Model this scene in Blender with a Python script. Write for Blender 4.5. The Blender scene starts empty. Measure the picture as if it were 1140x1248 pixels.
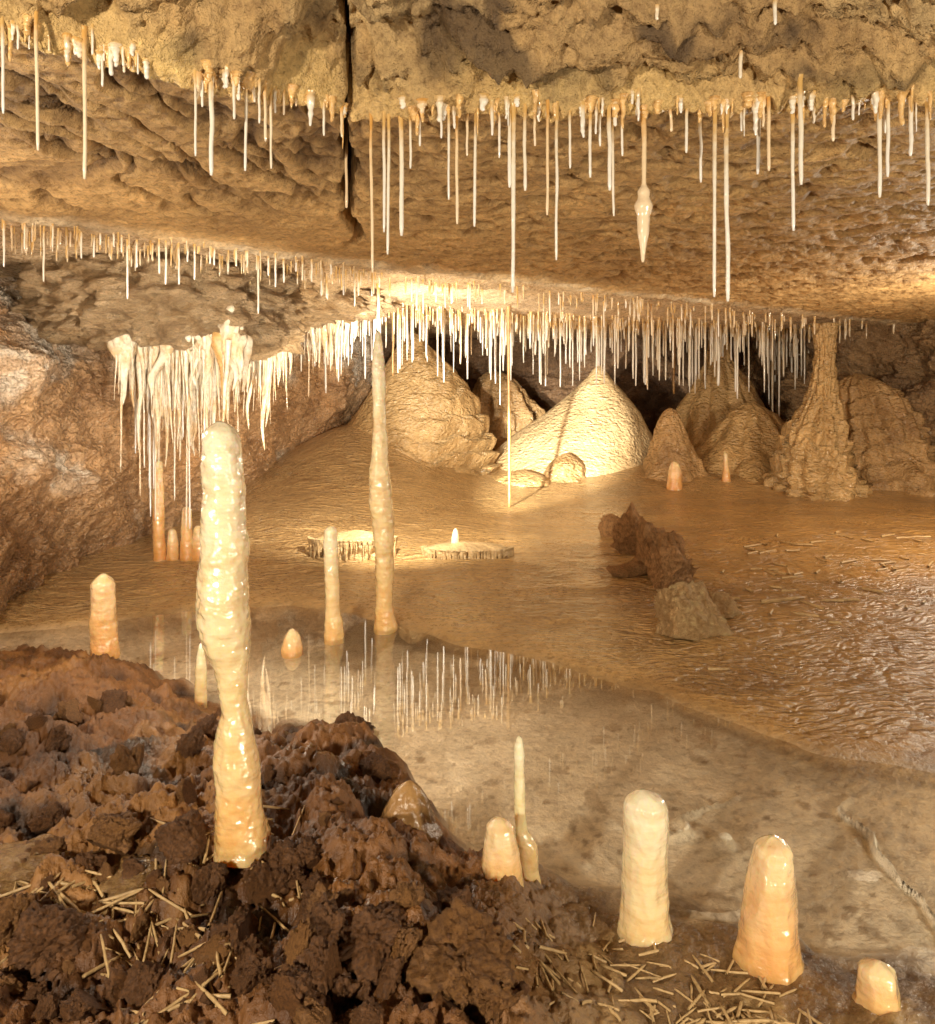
import bpy, bmesh, math, random
import numpy as np
from mathutils import Vector
random.seed(7); rng=np.random.default_rng(7)
S=bpy.context.scene; C=S.collection
F=950.0; CX=570.0; HY=470.0; H0=1.0
def P(px,py,Y): return ((px-CX)/F*Y, Y, H0-(py-HY)/F*Y)

# ---------------------------------------------------------------- noise
def _h(i,j,k):
    n=(i*374761393+j*668265263+k*1440662683)&0xffffffff
    n=((n^(n>>13))*1274126177)&0xffffffff
    n=((n^(n>>15))*2246822519)&0xffffffff
    return ((n^(n>>16))&0xffffff)/float(0x7fffff)-1.0
def vn(x,y,z=0.0):
    x,y,z=np.broadcast_arrays(np.asarray(x,float),np.asarray(y,float),np.asarray(z,float))
    xi=np.floor(x).astype(np.int64); yi=np.floor(y).astype(np.int64); zi=np.floor(z).astype(np.int64)
    fx=x-xi; fy=y-yi; fz=z-zi
    fx=fx*fx*(3-2*fx); fy=fy*fy*(3-2*fy); fz=fz*fz*(3-2*fz)
    r=0
    for a in (0,1):
        for b in (0,1):
            for c in (0,1):
                w=(fx if a else 1-fx)*(fy if b else 1-fy)*(fz if c else 1-fz)
                r=r+w*_h(xi+a,yi+b,zi+c)
    return r
def fbm(x,y,z=0.0,o=4,g=0.5):
    r=0;a=1;t=0
    for i in range(o):
        r=r+a*vn(x*2**i+17.3*i,y*2**i-9.1*i,np.asarray(z)*2**i+5.7*i); t+=a; a*=g
    return r/t
def worley(x,y,seed=0):
    xi=np.floor(x).astype(np.int64); yi=np.floor(y).astype(np.int64)
    best=np.full(x.shape,9.0)
    for a in (-1,0,1):
        for b in (-1,0,1):
            px=xi+a+.5+.45*_h(xi+a,yi+b,np.int64(seed)+0*xi); py=yi+b+.5+.45*_h(xi+a,yi+b,np.int64(seed+7)+0*xi)
            best=np.minimum(best,np.hypot(x-px,y-py))
    return best
def ss(t): t=np.clip(t,0,1); return t*t*(3-2*t)
def mixc(c,d,m):
    m=np.asarray(m)[...,None]; return c*(1-m)+np.array(d)*m

# ---------------------------------------------------------------- mesh helpers
def mesh_from(name,co,faces,smooth=True):
    me=bpy.data.meshes.new(name)
    co=np.asarray(co,np.float32); faces=np.asarray(faces,np.int32); n=len(faces); k=faces.shape[1]
    me.vertices.add(len(co)); me.vertices.foreach_set('co',co.ravel())
    me.loops.add(n*k); me.loops.foreach_set('vertex_index',faces.ravel())
    me.polygons.add(n); me.polygons.foreach_set('loop_start',np.arange(0,n*k,k,dtype=np.int32))
    me.polygons.foreach_set('loop_total',np.full(n,k,np.int32))
    me.update(calc_edges=True); me.validate()
    me.polygons.foreach_set('use_smooth',np.full(len(me.polygons),smooth)); me.update()
    return me
def grid_faces(r,c,wrap=False,flip=False):
    i=np.arange(r-1)[:,None]; j=np.arange(c if wrap else c-1)[None,:]
    j2=(j+1)%c
    a=i*c+j; b=i*c+j2; d=(i+1)*c+j2; e=(i+1)*c+j
    q=np.stack([a,b,d,e] if not flip else [a,e,d,b],-1).reshape(-1,4)
    return q
def link(name,me,mat,parent=None,loc=(0,0,0)):
    o=bpy.data.objects.new(name,me); C.objects.link(o); o.location=loc
    if mat and not me.materials: me.materials.append(mat)
    if parent: o.parent=parent
    return o
def tag(o,label=None,cat=None,group=None,kind=None):
    if label:o['label']=label
    if cat:o['category']=cat
    if group:o['group']=group
    if kind:o['kind']=kind
    return o
def colattr(me,col):
    a=me.color_attributes.new('Col','FLOAT_COLOR','POINT'); a.data.foreach_set('color',np.asarray(col,np.float32).ravel())
def fattr(me,name,v):
    a=me.attributes.new(name,'FLOAT','POINT'); a.data.foreach_set('value',np.asarray(v,np.float32).ravel())

# ---------------------------------------------------------------- materials
class NT:
    def __init__(s,name):
        s.m=bpy.data.materials.new(name); s.m.use_nodes=True; s.t=s.m.node_tree; s.b=s.t.nodes['Principled BSDF']
        s.out=s.t.nodes['Material Output']
    def n(s,ty,**k):
        x=s.t.nodes.new(ty)
        for a,v in k.items(): setattr(x,a,v)
        return x
    def l(s,a,b): s.t.links.new(a,b)
    def noise(s,vec,scale,detail=6,rough=.6):
        x=s.n('ShaderNodeTexNoise'); x.inputs['Scale'].default_value=scale; x.inputs['Detail'].default_value=detail; x.inputs['Roughness'].default_value=rough
        s.l(vec,x.inputs['Vector']); return x.outputs['Fac']
    def ramp(s,fac,stops):
        r=s.n('ShaderNodeValToRGB'); e=r.color_ramp.elements
        while len(e)<len(stops): e.new(.5)
        for q,(p,c) in zip(e,stops): q.position=p; q.color=(*c,1) if len(c)==3 else c
        s.l(fac,r.inputs['Fac']); return r.outputs['Color']
    def mix(s,bt,fac,a,b):
        x=s.n('ShaderNodeMix',data_type='RGBA',blend_type=bt)
        for i,v in ((0,fac),(6,a),(7,b)):
            if hasattr(v,'links'): s.l(v,x.inputs[i])
            else: x.inputs[i].default_value=v if i==0 else (*v,1)
        return x.outputs[2]
    def math(s,op,a,b=None):
        x=s.n('ShaderNodeMath',operation=op)
        for i,v in ((0,a),(1,b)):
            if v is None: continue
            if hasattr(v,'links'): s.l(v,x.inputs[i])
            else: x.inputs[i].default_value=v
        return x.outputs[0]
    def bump(s,h,dist,strength=1,prev=None):
        b=s.n('ShaderNodeBump'); b.inputs['Distance'].default_value=dist; b.inputs['Strength'].default_value=strength
        s.l(h,b.inputs['Height'])
        if prev: s.l(prev,b.inputs['Normal'])
        return b.outputs['Normal']
def coords(k,scale=(1,1,1),which='Object'):
    tc=k.n('ShaderNodeTexCoord'); mp=k.n('ShaderNodeMapping'); mp.inputs['Scale'].default_value=scale
    k.l(tc.outputs[which],mp.inputs['Vector']); return mp.outputs['Vector']
def rock_mat(name,fine=40,b1=.02,b2=.006,spec=.5,var=.6,ripple=False,coat=0,speck=False):
    k=NT(name); v=coords(k)
    at=k.n('ShaderNodeAttribute',attribute_name='Col')
    n1=k.noise(v,3.2,5,.65); n2=k.noise(v,fine,5,.7)
    c1=k.ramp(n1,[(.3,(.56,.50,.44)),(.55,(1,1,1)),(.75,(1.35,1.3,1.2))])
    c2=k.ramp(n2,[(.3,(.42,.36,.30)),(.5,(1,1,1)),(.7,(1.3,1.3,1.25))])
    c=k.mix('MULTIPLY',var,at.outputs['Color'],c1); c=k.mix('MULTIPLY',var,c,c2)
    r=k.math('ADD',at.outputs['Alpha'],k.math('MULTIPLY',k.math('SUBTRACT',n2,.5),.35))
    nb=k.noise(v,9,7,.62)
    nm=k.bump(nb,b1); nm=k.bump(n2,b2,1,nm)
    if speck:
        vo=k.n('ShaderNodeTexVoronoi'); vo.inputs['Scale'].default_value=60; k.l(v,vo.inputs['Vector'])
        nm=k.bump(vo.outputs['Distance'],.011,1,nm)
    if ripple:
        ra=k.n('ShaderNodeAttribute',attribute_name='rip').outputs['Fac']
        wv=k.n('ShaderNodeVectorMath',operation='ADD'); nn=k.n('ShaderNodeTexNoise'); nn.inputs['Scale'].default_value=2.2; nn.inputs['Detail'].default_value=3
        k.l(v,nn.inputs['Vector']); sc=k.n('ShaderNodeVectorMath',operation='SCALE'); sc.inputs['Scale'].default_value=.35; k.l(nn.outputs['Color'],sc.inputs[0])
        k.l(v,wv.inputs[0]); k.l(sc.outputs[0],wv.inputs[1])
        mp=k.n('ShaderNodeMapping'); mp.inputs['Scale'].default_value=(5,12,1); k.l(wv.outputs[0],mp.inputs['Vector'])
        nr=k.noise(mp.outputs['Vector'],1.5,2,.5)
        mp2=k.n('ShaderNodeMapping'); mp2.inputs['Scale'].default_value=(10,22,1); k.l(wv.outputs[0],mp2.inputs['Vector'])
        nr2=k.noise(mp2.outputs['Vector'],1.6,1,.5)
        rr=k.math('ABSOLUTE',k.math('SUBTRACT',nr,.5)); rr2=k.math('ABSOLUTE',k.math('SUBTRACT',nr2,.5))
        hh=k.math('MULTIPLY',k.math('ADD',rr,k.math('MULTIPLY',rr2,.5)),ra)
        nm=k.bump(hh,.055,1,nm)
        dk=k.ramp(k.math('ADD',rr,k.math('MULTIPLY',rr2,.5)),[(.0,(.52,.44,.36)),(.08,(1,1,1))])
        c=k.mix('MULTIPLY',k.math('MULTIPLY',ra,.55),c,dk)
        k.l(k.math('MULTIPLY',ra,coat),k.b.inputs['Coat Weight']); k.b.inputs['Coat Roughness'].default_value=.24
        k.l(nm,k.b.inputs['Coat Normal'])
    k.l(c,k.b.inputs['Base Color']); k.l(r,k.b.inputs['Roughness']); k.l(nm,k.b.inputs['Normal'])
    k.b.inputs['Specular IOR Level'].default_value=spec
    if coat and not ripple: k.b.inputs['Coat Weight'].default_value=coat; k.b.inputs['Coat Roughness'].default_value=.10; k.l(nm,k.b.inputs['Coat Normal'])
    return k.m
M_ceil=rock_mat('sandy_ceiling_rock',50,.045,.014,var=.8)
M_ground=rock_mat('wet_flowstone_and_mud',42,.010,.008,.5,.6,True,.8)
M_wall=rock_mat('cave_wall_rock',34,.06,.014,.6,.7,speck=True,coat=.5)
def solid_rock(name,col,rough=.5,bump=.02,scale=14,band=0,spec=.5,coat=0,col2=None):
    k=NT(name); v=coords(k); n1=k.noise(v,scale*.3,5,.6); n2=k.noise(v,scale*2.2,5,.7)
    col2=col2 or tuple(q*.5 for q in col)
    c=k.ramp(n1,[(.3,col2),(.55,col),(.75,tuple(min(1,q*1.3) for q in col))])
    c=k.mix('MULTIPLY',.6,c,k.ramp(n2,[(.3,(.5,.45,.4)),(.55,(1,1,1))]))
    nm=k.bump(k.noise(v,scale,6,.6),bump); nm=k.bump(n2,bump*.3,1,nm)
    if band:
        vb=coords(k,(9,9,16)); nbd=k.math('ABSOLUTE',k.math('SUBTRACT',k.noise(vb,1.5,3,.5),.5))
        nm=k.bump(nbd,band,1,nm)
    k.l(c,k.b.inputs['Base Color']); k.l(nm,k.b.inputs['Normal']); k.b.inputs['Roughness'].default_value=rough
    k.b.inputs['Specular IOR Level'].default_value=spec
    if coat: k.b.inputs['Coat Weight'].default_value=coat; k.b.inputs['Coat Roughness'].default_value=.12; k.l(nm,k.b.inputs['Coat Normal'])
    return k.m
M_boss=solid_rock('tan_flowstone',(.64,.42,.18),.38,.02,12,.06,coat=.4,col2=(.42,.26,.10))
M_bossw=solid_rock('pale_flowstone',(.78,.57,.30),.38,.012,12,.06,coat=.3,col2=(.66,.46,.22))
M_rim=solid_rock('rimstone_calcite',(.62,.44,.22),.35,.015,20,.02,coat=.4)
M_bossd=solid_rock('brown_flowstone',(.56,.35,.15),.4,.02,12,.06,coat=.4,col2=(.32,.18,.07))
M_ledge=solid_rock('pale_wall_ledge',(.72,.50,.27),.4,.08,16,col2=(.46,.27,.11),coat=.5)
M_clod=solid_rock('red_brown_clay',(.25,.108,.032),.6,.035,22,col2=(.10,.040,.013),spec=.6)
M_clod_t=solid_rock('crumbly_tan_clay',(.38,.18,.052),.6,.04,24,col2=(.17,.07,.021),spec=.6)
M_patch=solid_rock('brown_calcite_patch',(.46,.27,.10),.25,.01,14,coat=.6,col2=(.28,.14,.05))
M_slab=solid_rock('broken_red_rock',(.68,.37,.15),.6,.04,18,col2=(.36,.16,.05),spec=.4)
M_slab2=solid_rock('crumbly_orange_rock',(.90,.60,.28),.6,.04,18,col2=(.66,.36,.13),spec=.4)
M_drap=solid_rock('amber_and_white_calcite',(.90,.80,.60),.18,.012,22,coat=1.0,col2=(.80,.50,.20))
M_broken=solid_rock('muted_broken_calcite',(.54,.37,.17),.45,.003,40,col2=(.30,.17,.065))
M_amber=solid_rock('amber_straw_calcite',(.42,.24,.08),.4,.003,40,col2=(.28,.14,.05))
M_drip=solid_rock('orange_drip_calcite',(.80,.50,.19),.2,.006,40,coat=.8,col2=(.58,.30,.09))
def calcite(name,stops,bump=.004,scale=60,sss=.35,band=0,amber=.25,rad=(.03,.016,.006)):
    k=NT(name); g=k.n('ShaderNodeTexCoord'); sp=k.n('ShaderNodeSeparateXYZ'); k.l(g.outputs['Generated'],sp.inputs[0])
    v=coords(k); n=k.noise(v,14,4,.6)
    f=k.math('ADD',sp.outputs['Z'],k.math('MULTIPLY',k.math('SUBTRACT',n,.5),.8))
    c=k.ramp(f,stops)
    vs=coords(k,(10,10,38)); cb=k.ramp(k.noise(vs,1,3,.6),[(.35,(.80,.70,.55)),(.55,(1,1,1))])
    if sss: c=k.mix('MULTIPLY',.6,c,cb)
    oi=k.n('ShaderNodeObjectInfo'); c2=k.ramp(oi.outputs['Random'],[(.0,(1,1,1)),(.65,(1,.97,.90)),(1,(1,.78,.5))])
    c=k.mix('MULTIPLY',amber,c,c2)
    nn=k.noise(v,scale,2,.5); nm=k.bump(nn,bump)
    if sss: nm=k.bump(k.noise(v,scale*3.5,3,.6),bump*.22,1,nm)
    if band:
        vb=coords(k,(8,8,50)); nm=k.bump(k.noise(vb,1,2,.5),band,1,nm)
    k.l(c,k.b.inputs['Base Color']); k.l(nm,k.b.inputs['Normal']); k.l(nm,k.b.inputs['Coat Normal'])
    k.l(k.math('ADD',.05,k.math('MULTIPLY',nn,.3)),k.b.inputs['Roughness'])
    if sss:
        k.b.inputs['Subsurface Weight'].default_value=sss; k.b.inputs['Subsurface Radius'].default_value=rad; k.b.inputs['Subsurface Scale'].default_value=1
    k.b.inputs['Coat Weight'].default_value=1.0; k.b.inputs['Coat Roughness'].default_value=.04; k.b.inputs['Coat IOR'].default_value=1.55
    return k.m
M_straw=calcite('white_straw_calcite',[(.0,(.92,.90,.85)),(.7,(.86,.80,.66)),(.97,(.66,.42,.15))],.002,90,0,amber=.9)
M_stal=calcite('cream_stalagmite_calcite',[(.0,(.84,.52,.20)),(.22,(.88,.66,.34)),(.6,(.90,.75,.46)),(.95,(.92,.83,.62))],.009,22,.6,.004,.1,(.05,.028,.012))
M_stalo=calcite('orange_stalagmite_calcite',[(.0,(.74,.36,.11)),(.45,(.85,.52,.22)),(.9,(.90,.70,.42))],.010,24,.6,.004,.2,(.05,.025,.010))
def water():
    k=NT('still_pool_water'); t=k.t; t.nodes.remove(k.b)
    tr=k.n('ShaderNodeBsdfTransparent'); tr.inputs[0].default_value=(.99,.98,.95,1)
    gl=k.n('ShaderNodeBsdfGlossy'); gl.inputs['Roughness'].default_value=.0
    nm=k.bump(k.noise(coords(k),4,2,.5),.0004,.5); k.l(nm,gl.inputs['Normal'])
    ge=k.n('ShaderNodeNewGeometry'); dt=k.n('ShaderNodeVectorMath',operation='DOT_PRODUCT'); k.l(ge.outputs['Incoming'],dt.inputs[0]); k.l(ge.outputs['Normal'],dt.inputs[1])
    c=k.math('SUBTRACT',1.0,k.math('ABSOLUTE',dt.outputs['Value'])); fr=k.math('ADD',.025,k.math('MULTIPLY',k.math('POWER',c,3.0),.97))
    mx=k.n('ShaderNodeMixShader'); k.l(fr,mx.inputs[0]); k.l(tr.outputs[0],mx.inputs[1]); k.l(gl.outputs[0],mx.inputs[2])
    k.l(mx.outputs[0],k.out.inputs['Surface']); return k.m
M_water=water()

# ---------------------------------------------------------------- ceiling and ground
NU=900; NV=660
UU=np.linspace(-.98,.98,NU)
YC=np.geomspace(.55,11.5,NV); YG=np.geomspace(.6,11.5,NV)
def ceilfield():
    Y=YC[:,None]+0*UU[None,:]; X=UU[None,:]*Y
    Yl=np.interp(X,[-1.6,-.78,-.56,-.25,-.01,.48,.81,.96,1.7],[1.0,1.3,1.44,1.68,1.65,1.63,1.63,1.58,1.35])+.03*vn(X*5,Y*0+3)+.012*vn(X*17,Y*0+8)
    dl=Y-Yl
    Yd=np.interp(X,[-4,-1.67,-.56,4.86,8],[1.4,2.78,3.8,8.1,10.5])+.05*vn(X*3,Y*0)
    dd=Y-Yd
    z=1.6+.018*fbm(X*1.3,Y*1.3,0,3)
    face=np.clip(-dl,0,.5)
    fm=ss(-dl/.05)
    led=fbm(X*4,Y*11,3,4)
    z=z+.75*face+fm*(.06*fbm(X*5,Y*14,1,5,.6)+.06*np.abs(fbm(X*14,Y*26,2,4,.6))+.04*np.tanh(led*8)+.02*fbm(X*30,Y*40,9,3,.7))
    mid=ss(dl/.05)*(1-ss(dd/.1))
    xc=-.147*Y+.030*vn(Y*2.3,0*Y)+.016*vn(Y*9,0*Y+4)+.008*vn(Y*27,0*Y+4)+.009*vn(Y*70,0*Y+9)*(Y<1.75)
    right=ss((X-xc+.1)/.5)
    wx=X+.10*fbm(X*5,Y*5,4,4); wy=Y+.10*fbm(X*5,Y*5,9,4)
    w=worley(wx*5.0,wy*7.5,1); w2=worley(wx*11,wy*14,5)
    msk=ss((fbm(X*1.2,Y*1.2,6,3)+.55)/.5)
    lob=.6+.4*vn(X*4,Y*4,8)
    pit=ss(1-w/.42); pit2=ss(1-w2/.42)
    z=z+mid*right*(.080*msk*lob*pit+.026*pit2+.010*fbm(X*9,Y*9,2,5,.6))
    gro=1-np.abs(fbm(X*8+1.6*vn(X*2,Y*2,5)+.5*vn(X*7,Y*7),Y*2.6,7,4,.45))*3.8
    gg=np.clip(gro,0,1)
    z=z+mid*(1-right)*(.045*gg**1.5*ss((3.1-Y)/.8)+.010*fbm(X*9,Y*7,2,5,.6)+.012*pit2)
    z=z+mid*.006*fbm(X*40,Y*40,5,3,.7)
    lip=np.exp(-(dl/.035)**2)*(.5+.5*vn(X*11,Y*2)); z=z-.035*np.clip(lip,0,1)-.016*np.exp(-(dl/.05)**2)*np.abs(vn(X*40,Y*30))
    rid=np.exp(-(dd/.06)**2); z=z-.025*rid*(.6+.4*vn(X*8,Y*8))
    back=ss(dd/.1); z=z+back*(.05*fbm(X*3,Y*3,3,5,.6)+.02*np.abs(fbm(X*14,Y*14,3,3)))
    wc=.0070+.004*vn(Y*7,0*Y+2)+.003*vn(Y*60,0*Y+2)*(Y<1.75)+.010*np.clip(Y-1.5,0,3)
    cr=np.exp(-((X-xc)/np.maximum(wc,.003))**4)*ss((3.5-Y)/.5)
    z=z+.28*cr
    col=np.zeros(X.shape+(3,))+np.array((.74,.48,.20))
    col=mixc(col,(.56,.35,.14),ss(fbm(X*2.5,Y*2.5,44,5)+.3)*.6)
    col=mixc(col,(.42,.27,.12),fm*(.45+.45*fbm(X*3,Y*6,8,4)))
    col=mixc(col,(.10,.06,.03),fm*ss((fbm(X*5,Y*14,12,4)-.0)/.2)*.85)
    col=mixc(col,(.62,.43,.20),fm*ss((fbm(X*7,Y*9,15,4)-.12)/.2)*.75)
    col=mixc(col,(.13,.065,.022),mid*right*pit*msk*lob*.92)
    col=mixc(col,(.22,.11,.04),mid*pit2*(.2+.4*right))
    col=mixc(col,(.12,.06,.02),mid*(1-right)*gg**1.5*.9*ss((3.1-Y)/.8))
    cal=np.clip(np.exp(-(dl/.055)**2)*(.8+.6*vn(X*9,Y*9)),0,1); col=mixc(col,(.86,.60,.24),cal)
    cal2=np.clip(np.exp(-(dd/.12)**2)*(.6+.6*vn(X*7,Y*7,3)),0,1); col=mixc(col,(.84,.70,.48),cal2)
    col=mixc(col,(.76,.56,.34),back*.8)
    col=mixc(col,(.03,.018,.01),cr)
    rough=.58-.35*cal-.25*cal2-.3*back+0*X
    return X,Y,z,col,rough
XC_,YC_,ZC,colC,rC=ceilfield()
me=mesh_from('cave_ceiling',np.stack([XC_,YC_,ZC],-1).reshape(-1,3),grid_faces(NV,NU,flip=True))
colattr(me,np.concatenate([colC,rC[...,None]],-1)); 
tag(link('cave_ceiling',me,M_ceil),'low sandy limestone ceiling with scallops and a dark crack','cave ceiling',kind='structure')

XF=[-2.2,-1.6,-1.2,-.8,-.3,.1,.605,.956,1.19,1.9]; YF=[3.0,3.15,3.4,3.5,3.2,2.9,2.5,2.11,1.98,1.8]
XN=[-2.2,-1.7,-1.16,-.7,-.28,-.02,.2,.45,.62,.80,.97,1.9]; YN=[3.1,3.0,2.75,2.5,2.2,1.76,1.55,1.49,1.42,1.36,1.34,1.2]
def groundfield():
    Y=YG[:,None]+0*UU[None,:]; X=UU[None,:]*Y
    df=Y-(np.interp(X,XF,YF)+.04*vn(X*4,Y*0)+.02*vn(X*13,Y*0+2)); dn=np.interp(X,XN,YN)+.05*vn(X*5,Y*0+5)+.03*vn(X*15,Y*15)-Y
    left=1-ss((X-.0)/.3)
    z=-.020+.010*fbm(X*2,Y*2,0,4)+.006*fbm(X*15,Y*15,3,4,.6)
    cn=fbm(X*4,Y*5,91,3); crm=np.exp(-(cn/.035)**2)*ss((X-.25)/.3)*ss((2.0-Y)/.3); z=z+.030*crm+.014*ss(cn/.1)*ss((X-.5)/.3)*ss((1.95-Y)/.3)
    far=ss(df/.22+.35)
    zf=.008+.03*ss(df/1.4)+.006*np.clip(df,0,8)+.012*fbm(X*1.5,Y*1.5,4,4)*ss(df/.4)+.005*fbm(X*6,Y*10,4,3)*ss(df/.2)
    z=z*(1-far)+zf*far
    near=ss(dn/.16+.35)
    ux=X+.05*fbm(X*13,Y*13,1,4,.6); uy=Y+.05*fbm(X*13,Y*13,6,4,.6)
    cr1=worley(ux*6.5,uy*6.5,3); cr2=worley(ux*20,uy*20,8); cr3=worley(ux*45,uy*45,18)
    mud=.10*fbm(X*3.5,Y*3.5,1,3)+.065*np.tanh(2.2*(1-cr1/.6))*(.5+.5*vn(X*4,Y*4,2))*.5+.022*np.tanh(2*(1-cr2/.6))*(.5+.5*vn(X*9,Y*9,2))+.010*(1-cr3/.6)+.022*fbm(X*28,Y*28,7,4,.75)+.040*fbm(X*10,Y*10,2,3)
    zn=(.014+left*(.015+.12*ss(dn/.65)))+mud*(.26+.74*left*ss(dn/.3+.25))
    z=z*(1-near)+zn*near
    b=np.exp(-((X+1.1)/.75)**2-((Y-5.2)/1.0)**2); z=z+.10*b*far
    b2=np.exp(-((X+.0)/.3)**2-((Y-4.3)/.22)**2); z=z+.03*b2*far
    b3=np.exp(-((X+1.0)/.9)**2-((Y-7.4)/1.25)**2); z=z+.58*b3*far
    b4=np.exp(-((X-1.25)/.95)**2-((Y-8.0)/.9)**2); z=z+.12*b4*far
    z=z+.16*np.exp(-((X-2.6)/1.6)**2)*ss((Y-6.2)/1.4)
    z=z+.003*far*(1-ss((Y-5)/2))*(1-2*np.abs(fbm(X*3.5+.8*vn(X*2,Y*2),Y*8+.8*vn(X*2,Y*2,5),17,2)))
    col=np.zeros(X.shape+(3,))+np.array((.92,.80,.60))
    col=mixc(col,(.20,.13,.06),ss((Y-2.2+.5*X+.25*fbm(X*3,Y*3,71,4))/.7)*.88)
    col=mixc(col,(.60,.45,.26),ss(fbm(X*3,Y*3,11,5)+.05)*.35)
    col=mixc(col,(.30,.18,.085),ss((fbm(X*16,Y*16,61,4)-.36)/.1)*.55)
    col=mixc(col,(.24,.14,.06),ss((fbm(X*30,Y*30,62,3)-.45)/.1)*.6)
    col=mixc(col,(.90,.80,.60),np.clip(ss((fbm(X*7,Y*7,67,4)-.15)/.15)*.4+crm*.8,0,1))
    fc=mixc(np.zeros(X.shape+(3,))+np.array((.56,.36,.145)),(.47,.26,.08),ss((X-.2+.3*vn(X*2,Y*2))/1.4))
    fc=mixc(fc,(.58,.39,.18),ss((-X-.0)/1.0)*.7)
    fc=mixc(fc,(.22,.11,.036),ss((fbm(X*2.2,Y*3.5,21,5)-.10)/.2)*.45*ss((X)/.8))
    fc=mixc(fc,(.62,.42,.20),ss((Y-5.8)/1.5)*.6)
    col=mixc(col,0,far)+fc*far[...,None]
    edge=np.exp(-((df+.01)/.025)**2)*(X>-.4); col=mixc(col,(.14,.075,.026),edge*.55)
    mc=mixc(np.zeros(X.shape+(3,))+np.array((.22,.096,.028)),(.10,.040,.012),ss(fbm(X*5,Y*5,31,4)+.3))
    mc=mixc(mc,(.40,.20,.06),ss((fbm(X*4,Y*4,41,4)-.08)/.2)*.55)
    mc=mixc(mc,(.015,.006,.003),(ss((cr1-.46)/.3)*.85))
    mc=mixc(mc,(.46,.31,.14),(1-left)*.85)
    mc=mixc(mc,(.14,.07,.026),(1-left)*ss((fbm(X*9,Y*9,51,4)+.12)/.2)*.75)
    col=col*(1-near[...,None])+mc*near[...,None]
    rough=.5*(1-far)*(1-near)+far*(.30+0.06*fbm(X*3,Y*3,1,2))*(1-near)+near*(.46+.28*fbm(X*4,Y*4,81,3)-.13*(1-left))
    rip=far*(1-near)*(1-.5*ss((Y-6)/2))*ss(df/.35)
    return X,Y,z,col,rough,rip
XG_,YG_,ZG,colG,rG,ripG=groundfield()
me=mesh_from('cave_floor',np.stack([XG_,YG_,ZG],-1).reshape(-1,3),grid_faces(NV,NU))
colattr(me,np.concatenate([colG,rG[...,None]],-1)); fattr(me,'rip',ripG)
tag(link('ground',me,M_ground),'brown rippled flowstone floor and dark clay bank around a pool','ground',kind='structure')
def lut(Z,YY,x,y):
    u=min(max((x/y-UU[0])/(UU[1]-UU[0]),0),NU-1.001); v=min(max(math.log(y/YY[0])/math.log(YY[1]/YY[0]),0),NV-1.001)
    i=int(v); j=int(u); a=v-i; b=u-j
    return float(Z[i,j]*(1-a)*(1-b)+Z[i+1,j]*a*(1-b)+Z[i,j+1]*(1-a)*b+Z[i+1,j+1]*a*b)
def gz(x,y): return lut(ZG,YG,x,y)
def cz(x,y): return lut(ZC,YC,x,y)
def on_floor(px,py):
    u=(px-CX)/F; j=int(round((u-UU[0])/(UU[1]-UU[0]))); pp=HY+(H0-ZG[:,j])*F/YG
    k=np.where(pp>=py)[0]; k=k[-1] if len(k) else 0
    return u*YG[k],YG[k],float(ZG[k,j])
def on_ceil(px,py):
    u=(px-CX)/F; j=int(round((u-UU[0])/(UU[1]-UU[0]))); pp=HY-(ZC[:,j]-H0)*F/YC
    k=np.where((pp>=py)&(YC>1.0))[0]; k=k[0] if len(k) else NV-1
    return u*YC[k],YC[k],float(ZC[k,j])
xs=np.linspace(-1.9,1.75,60); rows=[]
for t in np.linspace(0,1,8):
    yn=np.interp(xs,XN,YN)-.22; yf=np.interp(xs,XF,YF)+.12
    rows.append(np.stack([xs,yn*(1-t)+yf*t,0*xs],-1))
me=mesh_from('pool_water',np.array(rows).reshape(-1,3),grid_faces(8,60))
tag(link('water',me,M_water),'shallow still pool of clear water','water',kind='structure')

# ---------------------------------------------------------------- walls
def wall(name,bot,top,mat,col,label,nz=(1,-.3),amp=.16,n=300,m=130,seed=0,bulge=.0,rough=.5,col2=(.2,.11,.05),white=None):
    s=np.linspace(0,1,n)[None,:]; t=np.linspace(0,1,m)[:,None]
    kb=np.linspace(0,1,len(bot)); kt=np.linspace(0,1,len(top))
    bx,by,bz=[np.interp(s,kb,[p[i] for p in bot]) for i in range(3)]; tx,ty,tz=[np.interp(s,kt,[p[i] for p in top]) for i in range(3)]
    X=bx*(1-t)+tx*t; Y=by*(1-t)+ty*t; Z=bz*(1-t)+tz*t
    d=amp*fbm(X*1.3,Y*1.3,Z*1.6+seed,4,.5)+amp*.4*fbm(X*5,Y*5,Z*7+seed,5,.65)+bulge*np.sin(t*math.pi)-amp*.3*np.abs(fbm(X*3,Y*3,Z*5+seed+9,4))+.10*amp*fbm(X*22,Y*22,Z*26+seed,3,.7)
    X=X+nz[0]*d; Y=Y+nz[1]*d; Z=Z+.25*d
    me=mesh_from(name,np.stack([X,Y,Z],-1).reshape(-1,3),grid_faces(m,n))
    c=np.zeros(X.shape+(3,))+np.array(col); c=mixc(c,col2,ss((fbm(X*1.7,Y*1.7,Z*2.2+3+seed,5)-.05)/.3)*.65)
    r=np.full(X.shape,rough)
    if white:
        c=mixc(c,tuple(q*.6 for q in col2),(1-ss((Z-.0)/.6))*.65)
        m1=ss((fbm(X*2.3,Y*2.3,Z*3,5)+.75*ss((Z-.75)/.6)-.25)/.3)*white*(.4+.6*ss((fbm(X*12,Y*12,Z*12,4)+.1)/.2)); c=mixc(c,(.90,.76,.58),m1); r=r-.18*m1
    colattr(me,np.concatenate([c,r[...,None]],-1))
    return tag(link(name,me,mat),label,'cave wall',kind='structure')
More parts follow.
